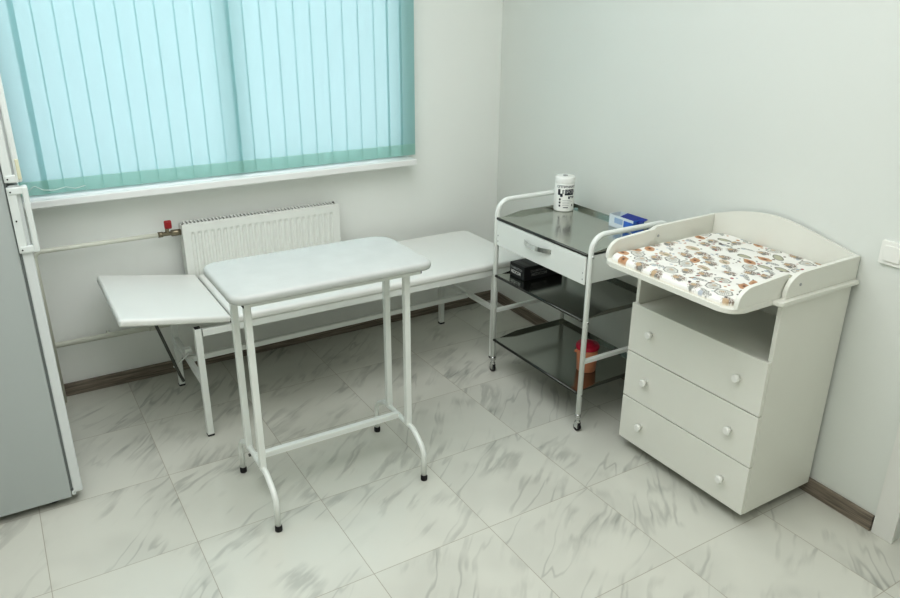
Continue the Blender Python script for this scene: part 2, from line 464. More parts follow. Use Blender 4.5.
# ------------------------------------------------------------------ refrigerator
fr = thing('refrigerator', 'tall pale grey refrigerator standing at the left edge by the window', 'refrigerator', (-0.27, 2.93, 0))
FY0, FY1 = 2.65, 3.20
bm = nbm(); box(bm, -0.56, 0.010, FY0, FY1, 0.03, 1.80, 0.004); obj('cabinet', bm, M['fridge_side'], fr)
bm = nbm(); box(bm, 0.010, 0.0185, FY0+0.008, FY1-0.008, 0.06, 1.79); obj('gasket', bm, M['gasket'], fr)
for z0, z1 in ((0.045, 1.186), (1.192, 1.80)):
    bm = nbm(); box(bm, 0.018, 0.050, FY0, FY1, z0, z1, 0.005, 3)
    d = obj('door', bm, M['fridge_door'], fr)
    hz0, hz1 = (0.968, 1.182) if z0 < 1 else (1.196, 1.56)
    gx = 0.061 if z0 < 1 else 0.052
    bm = nbm()
    # side plate, two arms and the upright grip in front of the door face
    box(bm, 0.012, 0.038, FY0-0.010, FY0+0.002, hz0, hz1, 0.003)
    box(bm, 0.014, gx+0.004, FY0-0.0125, FY0+0.0155, hz1-0.024, hz1-0.0005, 0.004)
    box(bm, 0.014, gx+0.004, FY0-0.0125, FY0+0.0155, hz0+0.0005, hz0+0.024, 0.004)
    box(bm, gx-0.008, gx+0.010, FY0-0.0145, FY0+0.020, hz0, hz1, 0.005)
    h = obj('handle', bm, M['handle_white'], d)
    for z in (hz0+0.012, (hz0+hz1)/2, hz1-0.014):
        bm = nbm(); tube(bm, [(0.022, FY0-0.0085, z), (0.022, FY0-0.0145, z)], 0.0024, 8)
        obj('screw', bm, M['black'], h)
    if z0 > 1:
        bm = nbm(); box(bm, gx-0.001, gx+0.0095, FY0-0.0175, FY0-0.0135, 1.205, 1.268, 0.002); obj('grip_insert', bm, M['cream'], h)
bm = nbm(); box(bm, 0.012, 0.026, FY0+0.004, FY0+0.03, 0.034, 0.052, 0.003); obj('hinge', bm, M['handle_white'], fr)
for x in (-0.5, -0.05):
    for y in (FY0+0.06, FY1-0.06):
        bm = nbm(); lathe(bm, x, y, [(0.02, 0.0), (0.022, 0.012), (0.014, 0.016), (0.014, 0.034)], 14); obj('foot', bm, M['black'], fr)

# ------------------------------------------------------------------ radiator and pipes
rd = thing('radiator', 'white ribbed panel radiator mounted on the wall under the window', 'radiator', (1.06, 3.49, 0.30))
RX0, RX1, RZ0, RZ1, RY0, RY1 = 0.672, 1.447, 0.30, 0.768, 3.438, 3.515
bm = nbm()
box(bm, RX0, RX1, RY1-0.014, RY1, RZ0+0.01, RZ1-0.012, 0.003)
# pressed front panel with vertical channels
nrib = 24; x = RX0; cols = []
prof = [(RX0, 0.0), (RX0+0.03, 0.0)]
pitch = (RX1-RX0-0.06)/nrib
for i in range(nrib):
    a = RX0+0.03+i*pitch
    prof += [(a+pitch*0.15, 0.0), (a+pitch*0.33, 0.006), (a+pitch*0.67, 0.006), (a+pitch*0.85, 0.0)]
prof += [(RX1-0.03, 0.0), (RX1, 0.0)]
zs = [(RZ0, 0), (RZ0+0.035, 0), (RZ0+0.05, 1), (RZ1-0.052, 1), (RZ1-0.038, 0), (RZ1-0.004, 0)]
rings = [[bm.verts.new((px, RY0 + d*k, z)) for px, d in prof] for z, k in zs]
for a, b in zip(rings, rings[1:]):
    for i in range(len(prof)-1): bm.faces.new((a[i], a[i+1], b[i+1], b[i]))
# rim of the panel folded back
rim = [(RX0, RY0, RZ1-0.004), (RX1, RY0, RZ1-0.004)]
box(bm, RX0, RX1, RY0+0.0005, RY0+0.010, RZ1-0.010, RZ1-0.003, 0.002)
box(bm, RX0, RX0+0.005, RY0+0.001, RY1-0.01, RZ0, RZ1-0.004, 0.002)
box(bm, RX1-0.005, RX1, RY0+0.001, RY1-0.01, RZ0, RZ1-0.004, 0.002)
box(bm, RX0, RX1, RY0+0.001, RY0+0.01, RZ0, RZ0+0.006)
obj('panel', bm, M['radiator'], rd)
bm = nbm()
n = 44
for i in range(n):
    a = RX0+0.015+(RX1-RX0-0.03)*i/n
    box(bm, a, a+(RX1-RX0)/n*0.4, RY0+0.012, RY1-0.016, RZ1-0.006, RZ1+0.001)
box(bm, RX0+0.006, RX1-0.006, RY0+0.010, RY0+0.014, RZ1-0.012, RZ1-0.001)
box(bm, RX0+0.006, RX1-0.006, RY1-0.018, RY1-0.014, RZ1-0.012, RZ1-0.001)
obj('top_grille', bm, M['radiator'], rd)
bm = nbm(); box(bm, RX0+0.008, RX1-0.008, RY0+0.0135, RY1-0.017, RZ1-0.03, RZ1-0.012); obj('grille_shadow_plate', bm, M['dark_gap'], rd)  # dark sheet that paints the shade seen between the grille bars
for x in (RX0+0.12, RX1-0.12):
    bm = nbm(); box(bm, x-0.015, x+0.015, RY1-0.002, YB+0.002, RZ0+0.05, RZ1-0.06, 0.002); obj('wall_bracket', bm, M['radiator'], rd)
bm = nbm(); tube(bm, [(RX1-0.02, RY0+0.03, RZ1-0.012), (RX1-0.02, RY0+0.03, RZ1+0.006)], 0.006, 10); obj('air_vent', bm, M['dark_rod'], rd)

hp = thing('heating_pipe', 'cream upper heating pipe with red-handled valve entering the left side of the radiator', 'pipe', (0.08, 3.49, 0))
bm = nbm()
tube(bm, fillet([(0.066, 3.482, 0.0), (0.066, 3.482, 0.724), (0.578, 3.482, 0.724)], 0.03), 0.0105, 12)
obj('pipe_run', bm, M['pipe'], hp)
bm = nbm()
tube(bm, [(0.572, 3.482, 0.724), (0.592, 3.482, 0.724), (0.594, 3.482, 0.724), (0.628, 3.482, 0.724), (0.630, 3.482, 0.724), (0.655, 3.482, 0.724), (0.674, 3.482, 0.724)], 0.014, 12, rr=[0.013, 0.013, 0.010, 0.010, 0.015, 0.015, 0.015])
tube(bm, [(0.613, 3.482, 0.724), (0.613, 3.474, 0.752)], 0.009, 12)
v = obj('valve', bm, M['brass'], hp, label='brass ball valve')
bm = nbm()
box(bm, 0.603, 0.635, 3.468, 3.482, 0.748, 0.788, 0.006, 3)
box(bm, 0.609, 0.629, 3.463, 3.470, 0.754, 0.782, 0.003)
obj('valve_handle', bm, M['red'], v, label='red valve handle')

lp = thing('heating_pipe', 'cream lower heating pipe running along the wall just above the baseboard beneath the couch', 'pipe', (0.5, 3.49, 0.27))
bm = nbm(); tube(bm, fillet([(-0.5, 3.500, 0.285), (0.86, 3.500, 0.272), (0.86, 3.478, 0.272), (0.86, 3.478, 0.335)], 0.02), 0.0125, 12); obj('pipe_run', bm, M['pipe'], lp)
bm = nbm(); tube(bm, [(0.475, 3.500, 0.2755), (0.515, 3.500, 0.2752)], 0.016, 12); obj('coupling', bm, M['pipe'], lp)
for x in (0.3,):
    bm = nbm(); tube(bm, [(x, 3.505, 0.277), (x, YB+0.002, 0.277)], 0.006, 8); obj('pipe_clip', bm, M['pipe'], lp)

# ------------------------------------------------------------------ light switch
sy0, sy1 = 1.156, 1.240
sx = xr(1.20)
sw = thing('light_switch', 'white light switch on the right wall beside the changing table', 'light switch', (sx, 1.20, 0.985))
bm = nbm(); prism(bm, rrect(sy0, sy1, 0.944, 1.022, (0.006,)*4, 4), 'x', sx-0.010, sx+0.0015, 0.002); fp = obj('frame', bm, M['switch'], sw)
bm = nbm(); prism(bm, rrect(sy0+0.014, sy1-0.014, 0.957, 1.009, (0.003,)*4, 4), 'x', sx-0.015, sx-0.009, 0.002); obj('rocker', bm, M['switch'], sw)

# ------------------------------------------------------------------ examination couch
ec = thing('examination_couch', 'long low white vinyl examination couch with tilted head section along the window wall', 'couch', (1.24, 3.12, 0))
bm = nbm(); cushion(bm, 0.712, 2.205, 2.852, 3.430, 0.488, 0.523, 0.05, 0.014, dome=0.004, rads=(0.006, 0.045, 0.045, 0.006)); obj('mattress', bm, M['vinyl'], ec)
bm = nbm()
ang = math.atan2(0.072, 0.42)
hinge = Vector((0.704, 0, 0.527))
mt = Matrix.Translation(hinge) @ Matrix.Rotation(ang, 4, 'Y')
cushion(bm, -0.424, 0.0, 2.852, 3.432, -0.030, 0.0, 0.02, 0.011, dome=0.003, mtx=mt, rads=(0.015, 0.006, 0.006, 0.015)); obj('head_section', bm, M['vinyl'], ec)
bm = nbm(); tube(bm, [(0.708, 2.87, 0.494), (0.708, 3.41, 0.494)], 0.006, 8); obj('hinge', bm, M['dark_rod'], ec)
LX = (0.567, 2.02); LY = (2.866, 3.384)
for y in LY:
    bm = nbm(); box(bm, 0.585, 2.16, y-0.010, y+0.012, 0.459, 0.4892, 0.002); obj('side_rail', bm, M['white_metal'], ec)
bm = nbm(); box(bm, 2.14, 2.16, LY[0], LY[1], 0.460, 0.489, 0.002); obj('end_rail', bm, M['white_metal'], ec)
for x in LX:
    for y in LY:
        bm = nbm(); tube(bm, [(x, y, 0.008), (x, y, 0.4885 if x > 1 else 0.497)], 0.0135, sq=True, up=(1,0,0)); lg = obj('leg', bm, M['white_metal'], ec)
        bm = nbm(); box(bm, x-0.014, x+0.014, y-0.014, y+0.014, 0.0, 0.010, 0.002); obj('foot_cap', bm, M['black'], lg)
        if x < 1:
            bm = nbm(); box(bm, x-0.0115, x+0.0115, y-0.0115, y+0.0115, 0.4965, 0.5005, 0.001); obj('end_cap', bm, M['black'], lg)
    z = 0.247 if x < 1 else 0.276
    bm = nbm(); tube(bm, [(x, LY[0], z), (x, LY[1], z)], 0.0115, sq=True, up=(0,0,1)); obj('cross_bar', bm, M['white_metal'], ec)
bm = nbm(); tube(bm, [(LX[0], 3.12, 0.250), (LX[1], 3.12, 0.264)], 0.0125, sq=True, up=(0,0,1)); obj('stretcher', bm, M['white_metal'], ec)
bm = nbm(); tube(bm, [(0.425, 3.12, 0.542), (0.52, 3.12, 0.185), (0.532, 3.12, 0.15)], 0.0065, 8); obj('prop_rod', bm, M['dark_rod'], ec, label='dark grey prop rod')
bm = nbm()
tube(bm, [(0.575, 3.128, 0.278), (0.555, 3.128, 0.262), (0.506, 3.128, 0.222), (0.500, 3.128, 0.228)], 0.004, 8)
box(bm, 0.556, 0.588, 3.135, 3.165, 0.256, 0.292, 0.003)
obj('ratchet_catch', bm, M['white_metal'], ec)

# ------------------------------------------------------------------ small treatment table
tt = thing('treatment_table', 'small high padded white table on arched tube legs in front of the couch', 'table', (0.9, 2.32, 0))
bm = nbm(); cushion(bm, 0.538, 1.262, 2.155, 2.548, 0.842, 0.872, 0.07, 0.014, dome=0.003, n=10, rads=(0.05, 0.045, 0.085, 0.06)); obj('tabletop', bm, M['oilcloth'], tt)
UY = (2.245, 2.408)
for y in UY:
    bm = nbm(); box(bm, 0.594, 1.246, y-0.0125, y+0.0125, 0.803, 0.8425, 0.002); rl = obj('support_rail', bm, M['white_metal'], tt)
    for xa, xb in ((0.5915, 0.595), (1.245, 1.2495)):
        bm = nbm(); box(bm, xa, xb, y-0.0115, y+0.0115, 0.804, 0.8415, 0.001); obj('end_cap', bm, M['black'], rl)
for x in (0.606, 1.190):
    for y in UY:
        bm = nbm(); tube(bm, [(x, y, 0.182), (x, y, 0.8035)], 0.0115, sq=True, up=(1,0,0)); obj('upright', bm, M['white_metal'], tt)
    bm = nbm()
    tube(bm, fillet([(x, 2.121, 0.022), (x, 2.121, 0.135), (x, 2.205, 0.185), (x, 2.446, 0.185), (x, 2.530, 0.135), (x, 2.530, 0.022)], 0.06, 7), 0.0105, 12)
    ff = obj('foot_frame', bm, M['white_metal'], tt)
    for y in (2.121, 2.530):
        bm = nbm(); lathe(bm, x, y, [(0.012, 0.0), (0.0132, 0.003), (0.0132, 0.018), (0.011, 0.023)], 14); obj('foot_cap', bm, M['black'], ff)
bm = nbm(); tube(bm, [(0.606, 2.325, 0.188), (1.190, 2.325, 0.188)], 0.0115, sq=True, up=(0,0,1)); obj('stretcher', bm, M['white_metal'], tt)
bm = nbm(); tube(bm, [(0.590, 2.36, 0.178), (0.597, 2.36, 0.178)], 0.006, 10); obj('bolt', bm, M['dark_rod'], tt)

# ------------------------------------------------------------------ instrument trolley
tr = thing('medical_trolley', 'white tube-framed instrument trolley on casters with dark steel shelves and one drawer', 'trolley', (2.15, 2.42, 0))
TX0_, TX1_ = 1.937, 2.368
TYR, TYL = 2.095, 2.742
for y in (TYR, TYL):
    bm = nbm()
    tube(bm, fillet([(TX0_, y, 0.068), (TX0_, y, 0.876), (TX1_, y, 0.876), (TX1_, y, 0.068)], 0.065, 9), 0.0115, 14)
    hf = obj('side_frame', bm, M['white_metal'], tr)
    bm = nbm(); tube(bm, [(TX0_, y, 0.328), (TX1_, y, 0.328)], 0.009, sq=True, up=(0,0,1)); obj('cross_rail', bm, M['white_metal'], hf)
    for x in (TX0_, TX1_):
        bm = nbm()
        lathe(bm, x, y, [(0.008, 0.036), (0.0125, 0.039), (0.0125, 0.047), (0.0095, 0.051), (0.0095, 0.062), (0.0135, 0.065), (0.0135, 0.078), (0.0118, 0.081)], 16)
        box(bm, x-0.0105, x-0.0080, y-0.012, y+0.012, 0.014, 0.040, 0.001); box(bm, x+0.0080, x+0.0105, y-0.012, y+0.012, 0.014, 0.040, 0.001)
        ca = obj('caster', bm, M['chrome'], tr, label='chrome caster')
        bm = nbm(); tube(bm, [(x-0.0072, y, 0.0175), (x+0.0072, y, 0.0175)], 0.0175, 20); obj('wheel', bm, M['black'], ca)
def sheet(bm, z, rim):
    """flat steel sheet with tapering side rims, a back rim and a rolled front lip"""
    x0, x1, y0, y1 = TX0_-0.004, TX1_-0.006, TYR+0.013, TYL-0.013
    box(bm, x0, x1, y0, y1, z-0.003, z, 0)
    t = 0.0025
    for ya in (y0, y1-t):
        prism(bm, [(x0+0.03, z), (x1, z), (x1, z+rim), (x0+0.13, z+rim)], 'y', ya, ya+t)
    box(bm, x1-t, x1, y0, y1, z, z+rim)
for z, nm in ((0.800, 'tray'), (0.518, 'shelf'), (0.183, 'shelf')):
    bm = nbm(); sheet(bm, z, 0.016)
    sh = obj(nm, bm, M['tray_steel' if nm == 'tray' else 'steel'], tr)
    bm = nbm(); tube(bm, [(TX0_-0.006, TYR+0.012, z-0.0055), (TX0_-0.006, TYL-0.012, z-0.0055)], 0.0062, 10); obj('front_lip', bm, M['steel_rim'], sh)
    for y in (TYR, TYL):
        for x in (TX0_, TX1_):
            bm = nbm(); tube(bm, [(x, y-0.016, z-0.008), (x, y+0.016, z-0.008)], 0.0045, 8); obj('bolt', bm, M['chrome'], sh)
# drawer housing under the tray, and the drawer
bm = nbm()
box(bm, TX0_+0.012, TX1_-0.012, TYR+0.010, TYR+0.013, 0.672, 0.790); box(bm, TX0_+0.012, TX1_-0.012, TYL-0.013, TYL-0.010, 0.672, 0.790)
box(bm, TX1_-0.014, TX1_-0.011, TYR+0.013, TYL-0.013, 0.672, 0.790)
obj('drawer_housing', bm, M['white_metal'], tr)
bm = nbm()
box(bm, TX0_-0.010, TX0_-0.002, TYR+0.016, TYL-0.014, 0.668, 0.787, 0.002)
box(bm, TX0_-0.002, TX1_-0.03, TYR+0.02, TYL-0.02, 0.676, 0.679)
box(bm, TX0_-0.002, TX1_-0.03, TYR+0.02, TYR+0.023, 0.676, 0.76); box(bm, TX0_-0.002, TX1_-0.03, TYL-0.023, TYL-0.02, 0.676, 0.76)
dw = obj('drawer', bm, M['white_metal'], tr)
bm = nbm()
hp_ = []
for k in range(13):
    t = k/12; hp_.append((TX0_-0.010-0.026*math.sin(PI*t)**0.8, 2.518-0.190*t, 0.742+0.004*t))
n0 = []
for p in hp_:
    n0.append([bm.verts.new((p[0], p[1], p[2]+dz)) for dz in (-0.010, 0.010)] + [bm.verts.new((p[0]+0.003, p[1], p[2]+dz)) for dz in (0.010, -0.010)])
for a, b in zip(n0, n0[1:]):
    for i in range(4): bm.faces.new((a[i], a[(i+1)%4], b[(i+1)%4], b[i]))
bm.faces.new(n0[0]); bm.faces.new(list(reversed(n0[-1])))
obj('handle', bm, M['chrome'], dw, label='chrome bow handle')
for y in (TYR+0.028, TYL-0.026):
    for z in (0.690, 0.717):
        bm = nbm(); tube(bm, [(TX0_-0.009, y, z), (TX0_-0.0115, y, z)], 0.003, 8); obj('rivet', bm, M['print_grey'], dw)

# ------------------------------------------------------------------ things on the trolley
ZT = 0.800
cn = thing('wipes_canister', 'white plastic wipes canister with black printed label standing on the trolley tray', 'canister', (2.288, 2.685, ZT))
cxx, cyy, cr = 2.282, 2.686, 0.0475
bm = nbm(); lathe(bm, cxx, cyy, [(cr-0.005, ZT), (cr-0.001, ZT+0.003), (cr, ZT+0.008), (cr, ZT+0.130), (cr-0.001, ZT+0.133)], 40); cb = obj('body', bm, M['bottle'], cn)
bm = nbm(); lathe(bm, cxx, cyy, [(cr-0.002, ZT+0.132), (cr-0.001, ZT+0.134), (cr-0.001, ZT+0.158), (cr-0.003, ZT+0.163), (cr-0.008, ZT+0.165), (0.016, ZT+0.166), (0.013, ZT+0.164)], 40); ld = obj('lid', bm, M['lid'], cn)
bm = nbm(); lathe(bm, cxx, cyy, [(0.011, ZT+0.1645), (0.011, ZT+0.168), (0.008, ZT+0.170)], 20); obj('dispenser_cap', bm, M['print_grey'], ld)
base_a = math.atan2(-cyy, -cxx) + 0.16       # faces the camera side of the room
def wrap(u0, v0, r=cr+0.0006):
    def f(x, y):
        a = base_a + (x+u0)*1.2/cr
        return (cxx+r*math.cos(a), cyy+r*math.sin(a), ZT+0.082+(v0+y-0.075)*1.16)
    return f
def patch(bm, u0, u1, v0, v1, r=cr+0.0004, slant=0.0):
    n = 8; w = wrap(0, 0, r)
    A = [bm.verts.new(w(u0+(u1-u0)*k/n, v0+slant*k/n)) for k in range(n+1)]; B = [bm.verts.new(w(u0+(u1-u0)*k/n, v1+slant*k/n)) for k in range(n+1)]
    for k in range(n): bm.faces.new((A[k], A[k+1], B[k+1], B[k]))
bm = nbm()
text_into(bm, 'ОПТИМАКС', 0.0135, wrap(0.002, 0.1075), bold=0.0003)
patch(bm, -0.032, -0.022, 0.074, 0.098); patch(bm, -0.022, -0.012, 0.067, 0.080); patch(bm, -0.0135, -0.0085, 0.080, 0.096)
patch(bm, -0.004, 0.034, 0.074, 0.098)
for v in (0.056, 0.043, 0.030): patch(bm, -0.026, -0.019, v-0.004, v+0.004)
text_into(bm, '№70', 0.013, wrap(0.023, 0.064), bold=0.0005)
patch(bm, 0.028, 0.033, 0.027, 0.036)
patch(bm, -0.008, 0.012, 0.0215, 0.0245)
obj('label_print', bm, M['print_dark'], cb, label='black label print')
bm = nbm()
text_into(bm, 'ПРОФ', 0.018, wrap(0.015, 0.087, cr+0.0009), bold=0.0003)
for v in (0.053, 0.046, 0.039): pass
obj('label_lettering', bm, M['print_grey'], cb)
bm = nbm()
for v, e in ((0.053, 0.022), (0.046, 0.028), (0.039, 0.018), (0.032, 0.015)): patch(bm, -0.012, e, v-0.0009, v+0.0009)
obj('fine_print', bm, M['print_grey'], cb)

mb = thing('mask_box', 'open blue and white carton with dark blue flap at the back of the trolley tray', 'carton', (2.345, 2.33, ZT))
bx0, bx1, by0, by1, bz1 = 2.283, 2.350, 2.225, 2.372, ZT+0.056
bm = nbm()
t = 0.0012
box(bm, bx0, bx1, by0, by1, ZT, ZT+t)
box(bm, bx0, bx0+t, by0, by1, ZT, bz1); box(bm, bx1-t, bx1, by0, by1, ZT, bz1)
box(bm, bx0, bx1, by1-t, by1, ZT, bz1)
bxo = obj('carton_body', bm, M['card_white'], mb)
bm = nbm(); box(bm, bx0+0.001, bx1-0.001, by0-0.001, by0+t, ZT, bz1); box(bm, bx0-0.0008, bx0, by0-0.001, by0+0.055, ZT+0.004, bz1-0.012); obj('blue_end_panel', bm, M['card_blue'], mb, label='mid blue printed end panel')
bm = nbm()
box(bm, bx0-0.0010, bx0-0.0002, by0+0.062, by1-0.035, ZT+0.022, ZT+0.046); obj('printed_band', bm, M['card_pale_blue'], mb)
bm = nbm()
mtf = Matrix.Translation((bx1, 0, bz1)) @ Matrix.Rotation(math.radians(-12), 4, 'Y')
box(bm, -0.050, 0.0, by0-0.02, by1-0.045, 0.0, 0.002, 0, mtx=mtf)
obj('flap', bm, M['card_navy'], mb, label='dark blue lid flap')

ZS = 0.518
gb = thing('glove_box', 'black cardboard glove box with pale lettering on the middle shelf of the trolley', 'box', (2.1, 2.655, ZS))
gx0, gx1, gy0, gy1, gz1 = 1.992, 2.222, 2.590, 2.703, ZS+0.066
bm = nbm(); box(bm, gx0, gx1, gy0, gy1, ZS, gz1, 0.0025, 2); cbx = obj('carton_body', bm, M['card_black'], gb)
bm = nbm()
box(bm, gx0+0.02, gx0+0.045, gy0+0.012, gy1-0.012, gz1-0.0003, gz1+0.0004); box(bm, gx0-0.0003, gx0+0.001, gy0+0.006, gy0+0.010, ZS+0.004, gz1-0.03)
obj('top_stripe', bm, M['card_grey'], cbx)
bm = nbm()
cyb = (gy0+gy1)/2 + 0.004
text_into(bm, 'EXAMINATION', 0.0175, lambda x, y: (gx0-0.0006, cyb-x*0.74, ZS+0.044+y), bold=0.0003); obj('small_lettering', bm, M['print_grey'], cbx)
bm = nbm(); text_into(bm, 'MEDICOM', 0.0225, lambda x, y: (gx0-0.0006, cyb+0.004-x*0.74, ZS+0.024+y), bold=0.0009); obj('large_lettering', bm, M['print_white'], cbx)
bm = nbm()
text_into(bm, 'EXAMINATION', 0.0165, lambda x, y: (gx0+0.092+x, gy0-0.0006, ZS+0.042+y), bold=0.0003)
text_into(bm, 'MEDICOM', 0.020, lambda x, y: (gx0+0.088+x, gy0-0.0006, ZS+0.024+y), bold=0.0006)
obj('side_lettering', bm, M['print_faint'], cbx)

ZB = 0.183
wb = thing('waste_container', 'small orange plastic waste container with crimson lid on the bottom shelf of the trolley', 'container', (2.10, 2.245, ZB))
wx, wy = 2.105, 2.250
bm = nbm(); lathe(bm, wx, wy, [(0.040, ZB), (0.043, ZB+0.003), (0.049, ZB+0.112), (0.049, ZB+0.116)], 32); obj('tub', bm, M['bin_body'], wb)
bm = nbm(); lathe(bm, wx, wy, [(0.0515, ZB+0.108), (0.0525, ZB+0.111), (0.0525, ZB+0.122), (0.049, ZB+0.128), (0.030, ZB+0.130), (0.028, ZB+0.136), (0.020, ZB+0.138)], 32); obj('lid', bm, M['bin_lid'], wb, label='crimson lid')
bm = nbm(); box(bm, wx-0.052, wx-0.040, wy+0.018, wy+0.030, ZB+0.088, ZB+0.099, 0.003); obj('lug', bm, M['bin_body'], wb)

# ------------------------------------------------------------------ changing table chest
ch = thing('changing_table', 'white changing table with three knobbed drawers and arched backboard against the right wall', 'changing table', (2.21, 1.61, 0))
CX0, CX1, CY0, CY1, CZ0 = 2.026, 2.393, 1.303, 1.919, 0.049
ZBRD = 0.848
for y0, y1 in ((CY0, CY0+0.016), (CY1-0.016, CY1)):
    bm = nbm(); box(bm, CX0, CX1, y0, y1, CZ0, ZBRD, 0.0012); obj('side_panel', bm, M['laminate'], ch)
bm = nbm(); box(bm, CX1-0.006, CX1-0.002, CY0+0.016, CY1-0.016, CZ0, ZBRD); obj('back_panel', bm, M['laminate'], ch)
bm = nbm(); box(bm, CX0, CX1-0.006, CY0+0.016, CY1-0.016, CZ0, CZ0+0.016, 0.001); obj('base_panel', bm, M['laminate'], ch)
bm = nbm(); box(bm, CX0+0.004, CX1-0.006, CY0+0.016, CY1-0.016, 0.622, 0.638, 0.001); obj('niche_shelf', bm, M['laminate'], ch)
dz = ((0.0495, 0.2420, 0.146), (0.2460, 0.4420, 0.347), (0.4460, 0.6455, 0.551))
for z0, z1, kz in dz:
    bm = nbm()
    box(bm, CX0-0.017, CX0-0.001, CY0+0.001, CY1-0.001, z0, z1, 0.0015)
    box(bm, CX0-0.001, CX1-0.03, CY0+0.03, CY0+0.042, z0+0.03, z1-0.05); box(bm, CX0-0.001, CX1-0.03, CY1-0.042, CY1-0.03, z0+0.03, z1-0.05)
    box(bm, CX0-0.001, CX1-0.03, CY0+0.042, CY1-0.042, z0+0.03, z0+0.034)
    d = obj('drawer', bm, M['laminate'], ch)
    for y in (1.403, 1.806):
        bm = nbm()
        tube(bm, [(CX0-0.0165, y, kz), (CX0-0.026, y, kz), (CX0-0.030, y, kz), (CX0-0.036, y, kz), (CX0-0.041, y, kz)], 0.015, 18, rr=[0.009, 0.009, 0.014, 0.0155, 0.0115])
        obj('knob', bm, M['switch'], d, smooth=False)
for x in (CX0+0.06, CX1-0.05):
    for y in (CY0+0.095, CY1-0.095):
        bm = nbm(); lathe(bm, x, y, [(0.017, 0.0), (0.019, 0.003), (0.019, CZ0-0.004), (0.024, CZ0-0.003), (0.024, CZ0+0.001)], 16); obj('foot', bm, M['black'], ch)
# changing board: fixed rear half and fold-out front half read as one board with a rounded front
bm = nbm(); prism(bm, rrect(1.806, 2.399, 1.318, 1.903, (0.055, 0.0, 0.0, 0.055), 8), 'z', ZBRD, ZBRD+0.018, 0.003); obj('changing_board', bm, M['laminate'], ch)
for y0, y1, rd_ in ((1.284, 1.3178, (0.016, 0, 0, 0)), (1.9032, 1.934, (0, 0, 0, 0.016))):
    bm = nbm(); prism(bm, rrect(1.990, 2.399, y0, y1, rd_, 5), 'z', ZBRD+0.0035, ZBRD+0.0175, 0.003); obj('board_ledge', bm, M['laminate'], ch)
ZR0, ZR1 = ZBRD+0.0175, 0.948
def cheek(x0, x1, zt, r1, slope=0.0):
    """outline in x,z of a side cheek with a rounded front top corner"""
    o = [(x0, ZR0), (x1, ZR0), (x1, zt)]
    for k in range(9):
        t = 0.5*PI*(1-k/8)
        o.append((x0+r1*1.25-r1*1.25*math.cos(0.5*PI-t) , zt-r1+r1*math.sin(t)) if False else (x0+r1*(1-math.sin(0.5*PI*(k/8)))*1.2, zt-slope-r1*(1-math.cos(0.5*PI*(k/8)))))
    return o
for ya, yb in ((1.300, 1.3155), (1.9045, 1.920)):
    bm = nbm(); prism(bm, cheek(2.030, 2.399, ZR1, 0.062, 0.004), 'y', ya, yb, 0.002); rp = obj('side_cheek', bm, M['laminate'], ch)
    bm = nbm()
    out_ = ya-0.002 if ya < 1.5 else ya-0.002
    tube(bm, [(2.093, out_+0.003, 0.905), (2.093, out_, 0.905)], 0.005, 12); obj('screw_cap', bm, M['print_grey'], rp)
for ya, yb in ((1.3195, 1.335), (1.886, 1.9015)):
    bm = nbm(); prism(bm, cheek(1.828, 2.058, ZR1-0.006, 0.052, 0.012), 'y', ya, yb, 0.002); obj('folding_cheek', bm, M['laminate'], ch)
arch = [(1.302, ZBRD+0.0005), (1.918, ZBRD+0.0005), (1.918, 0.948), (1.87, 0.962), (1.823, 0.9775), (1.77, 0.990), (1.714, 0.999), (1.67, 1.0035), (1.628, 1.004), (1.585, 1.001), (1.544, 0.995), (1.50, 0.986), (1.463, 0.9785), (1.42, 0.969), (1.385, 0.962), (1.34, 0.951), (1.302, 0.944)]
bm = nbm(); prism(bm, arch, 'x', 2.3995, 2.4075, 0.002); obj('arched_backboard', bm, M['laminate'], ch)

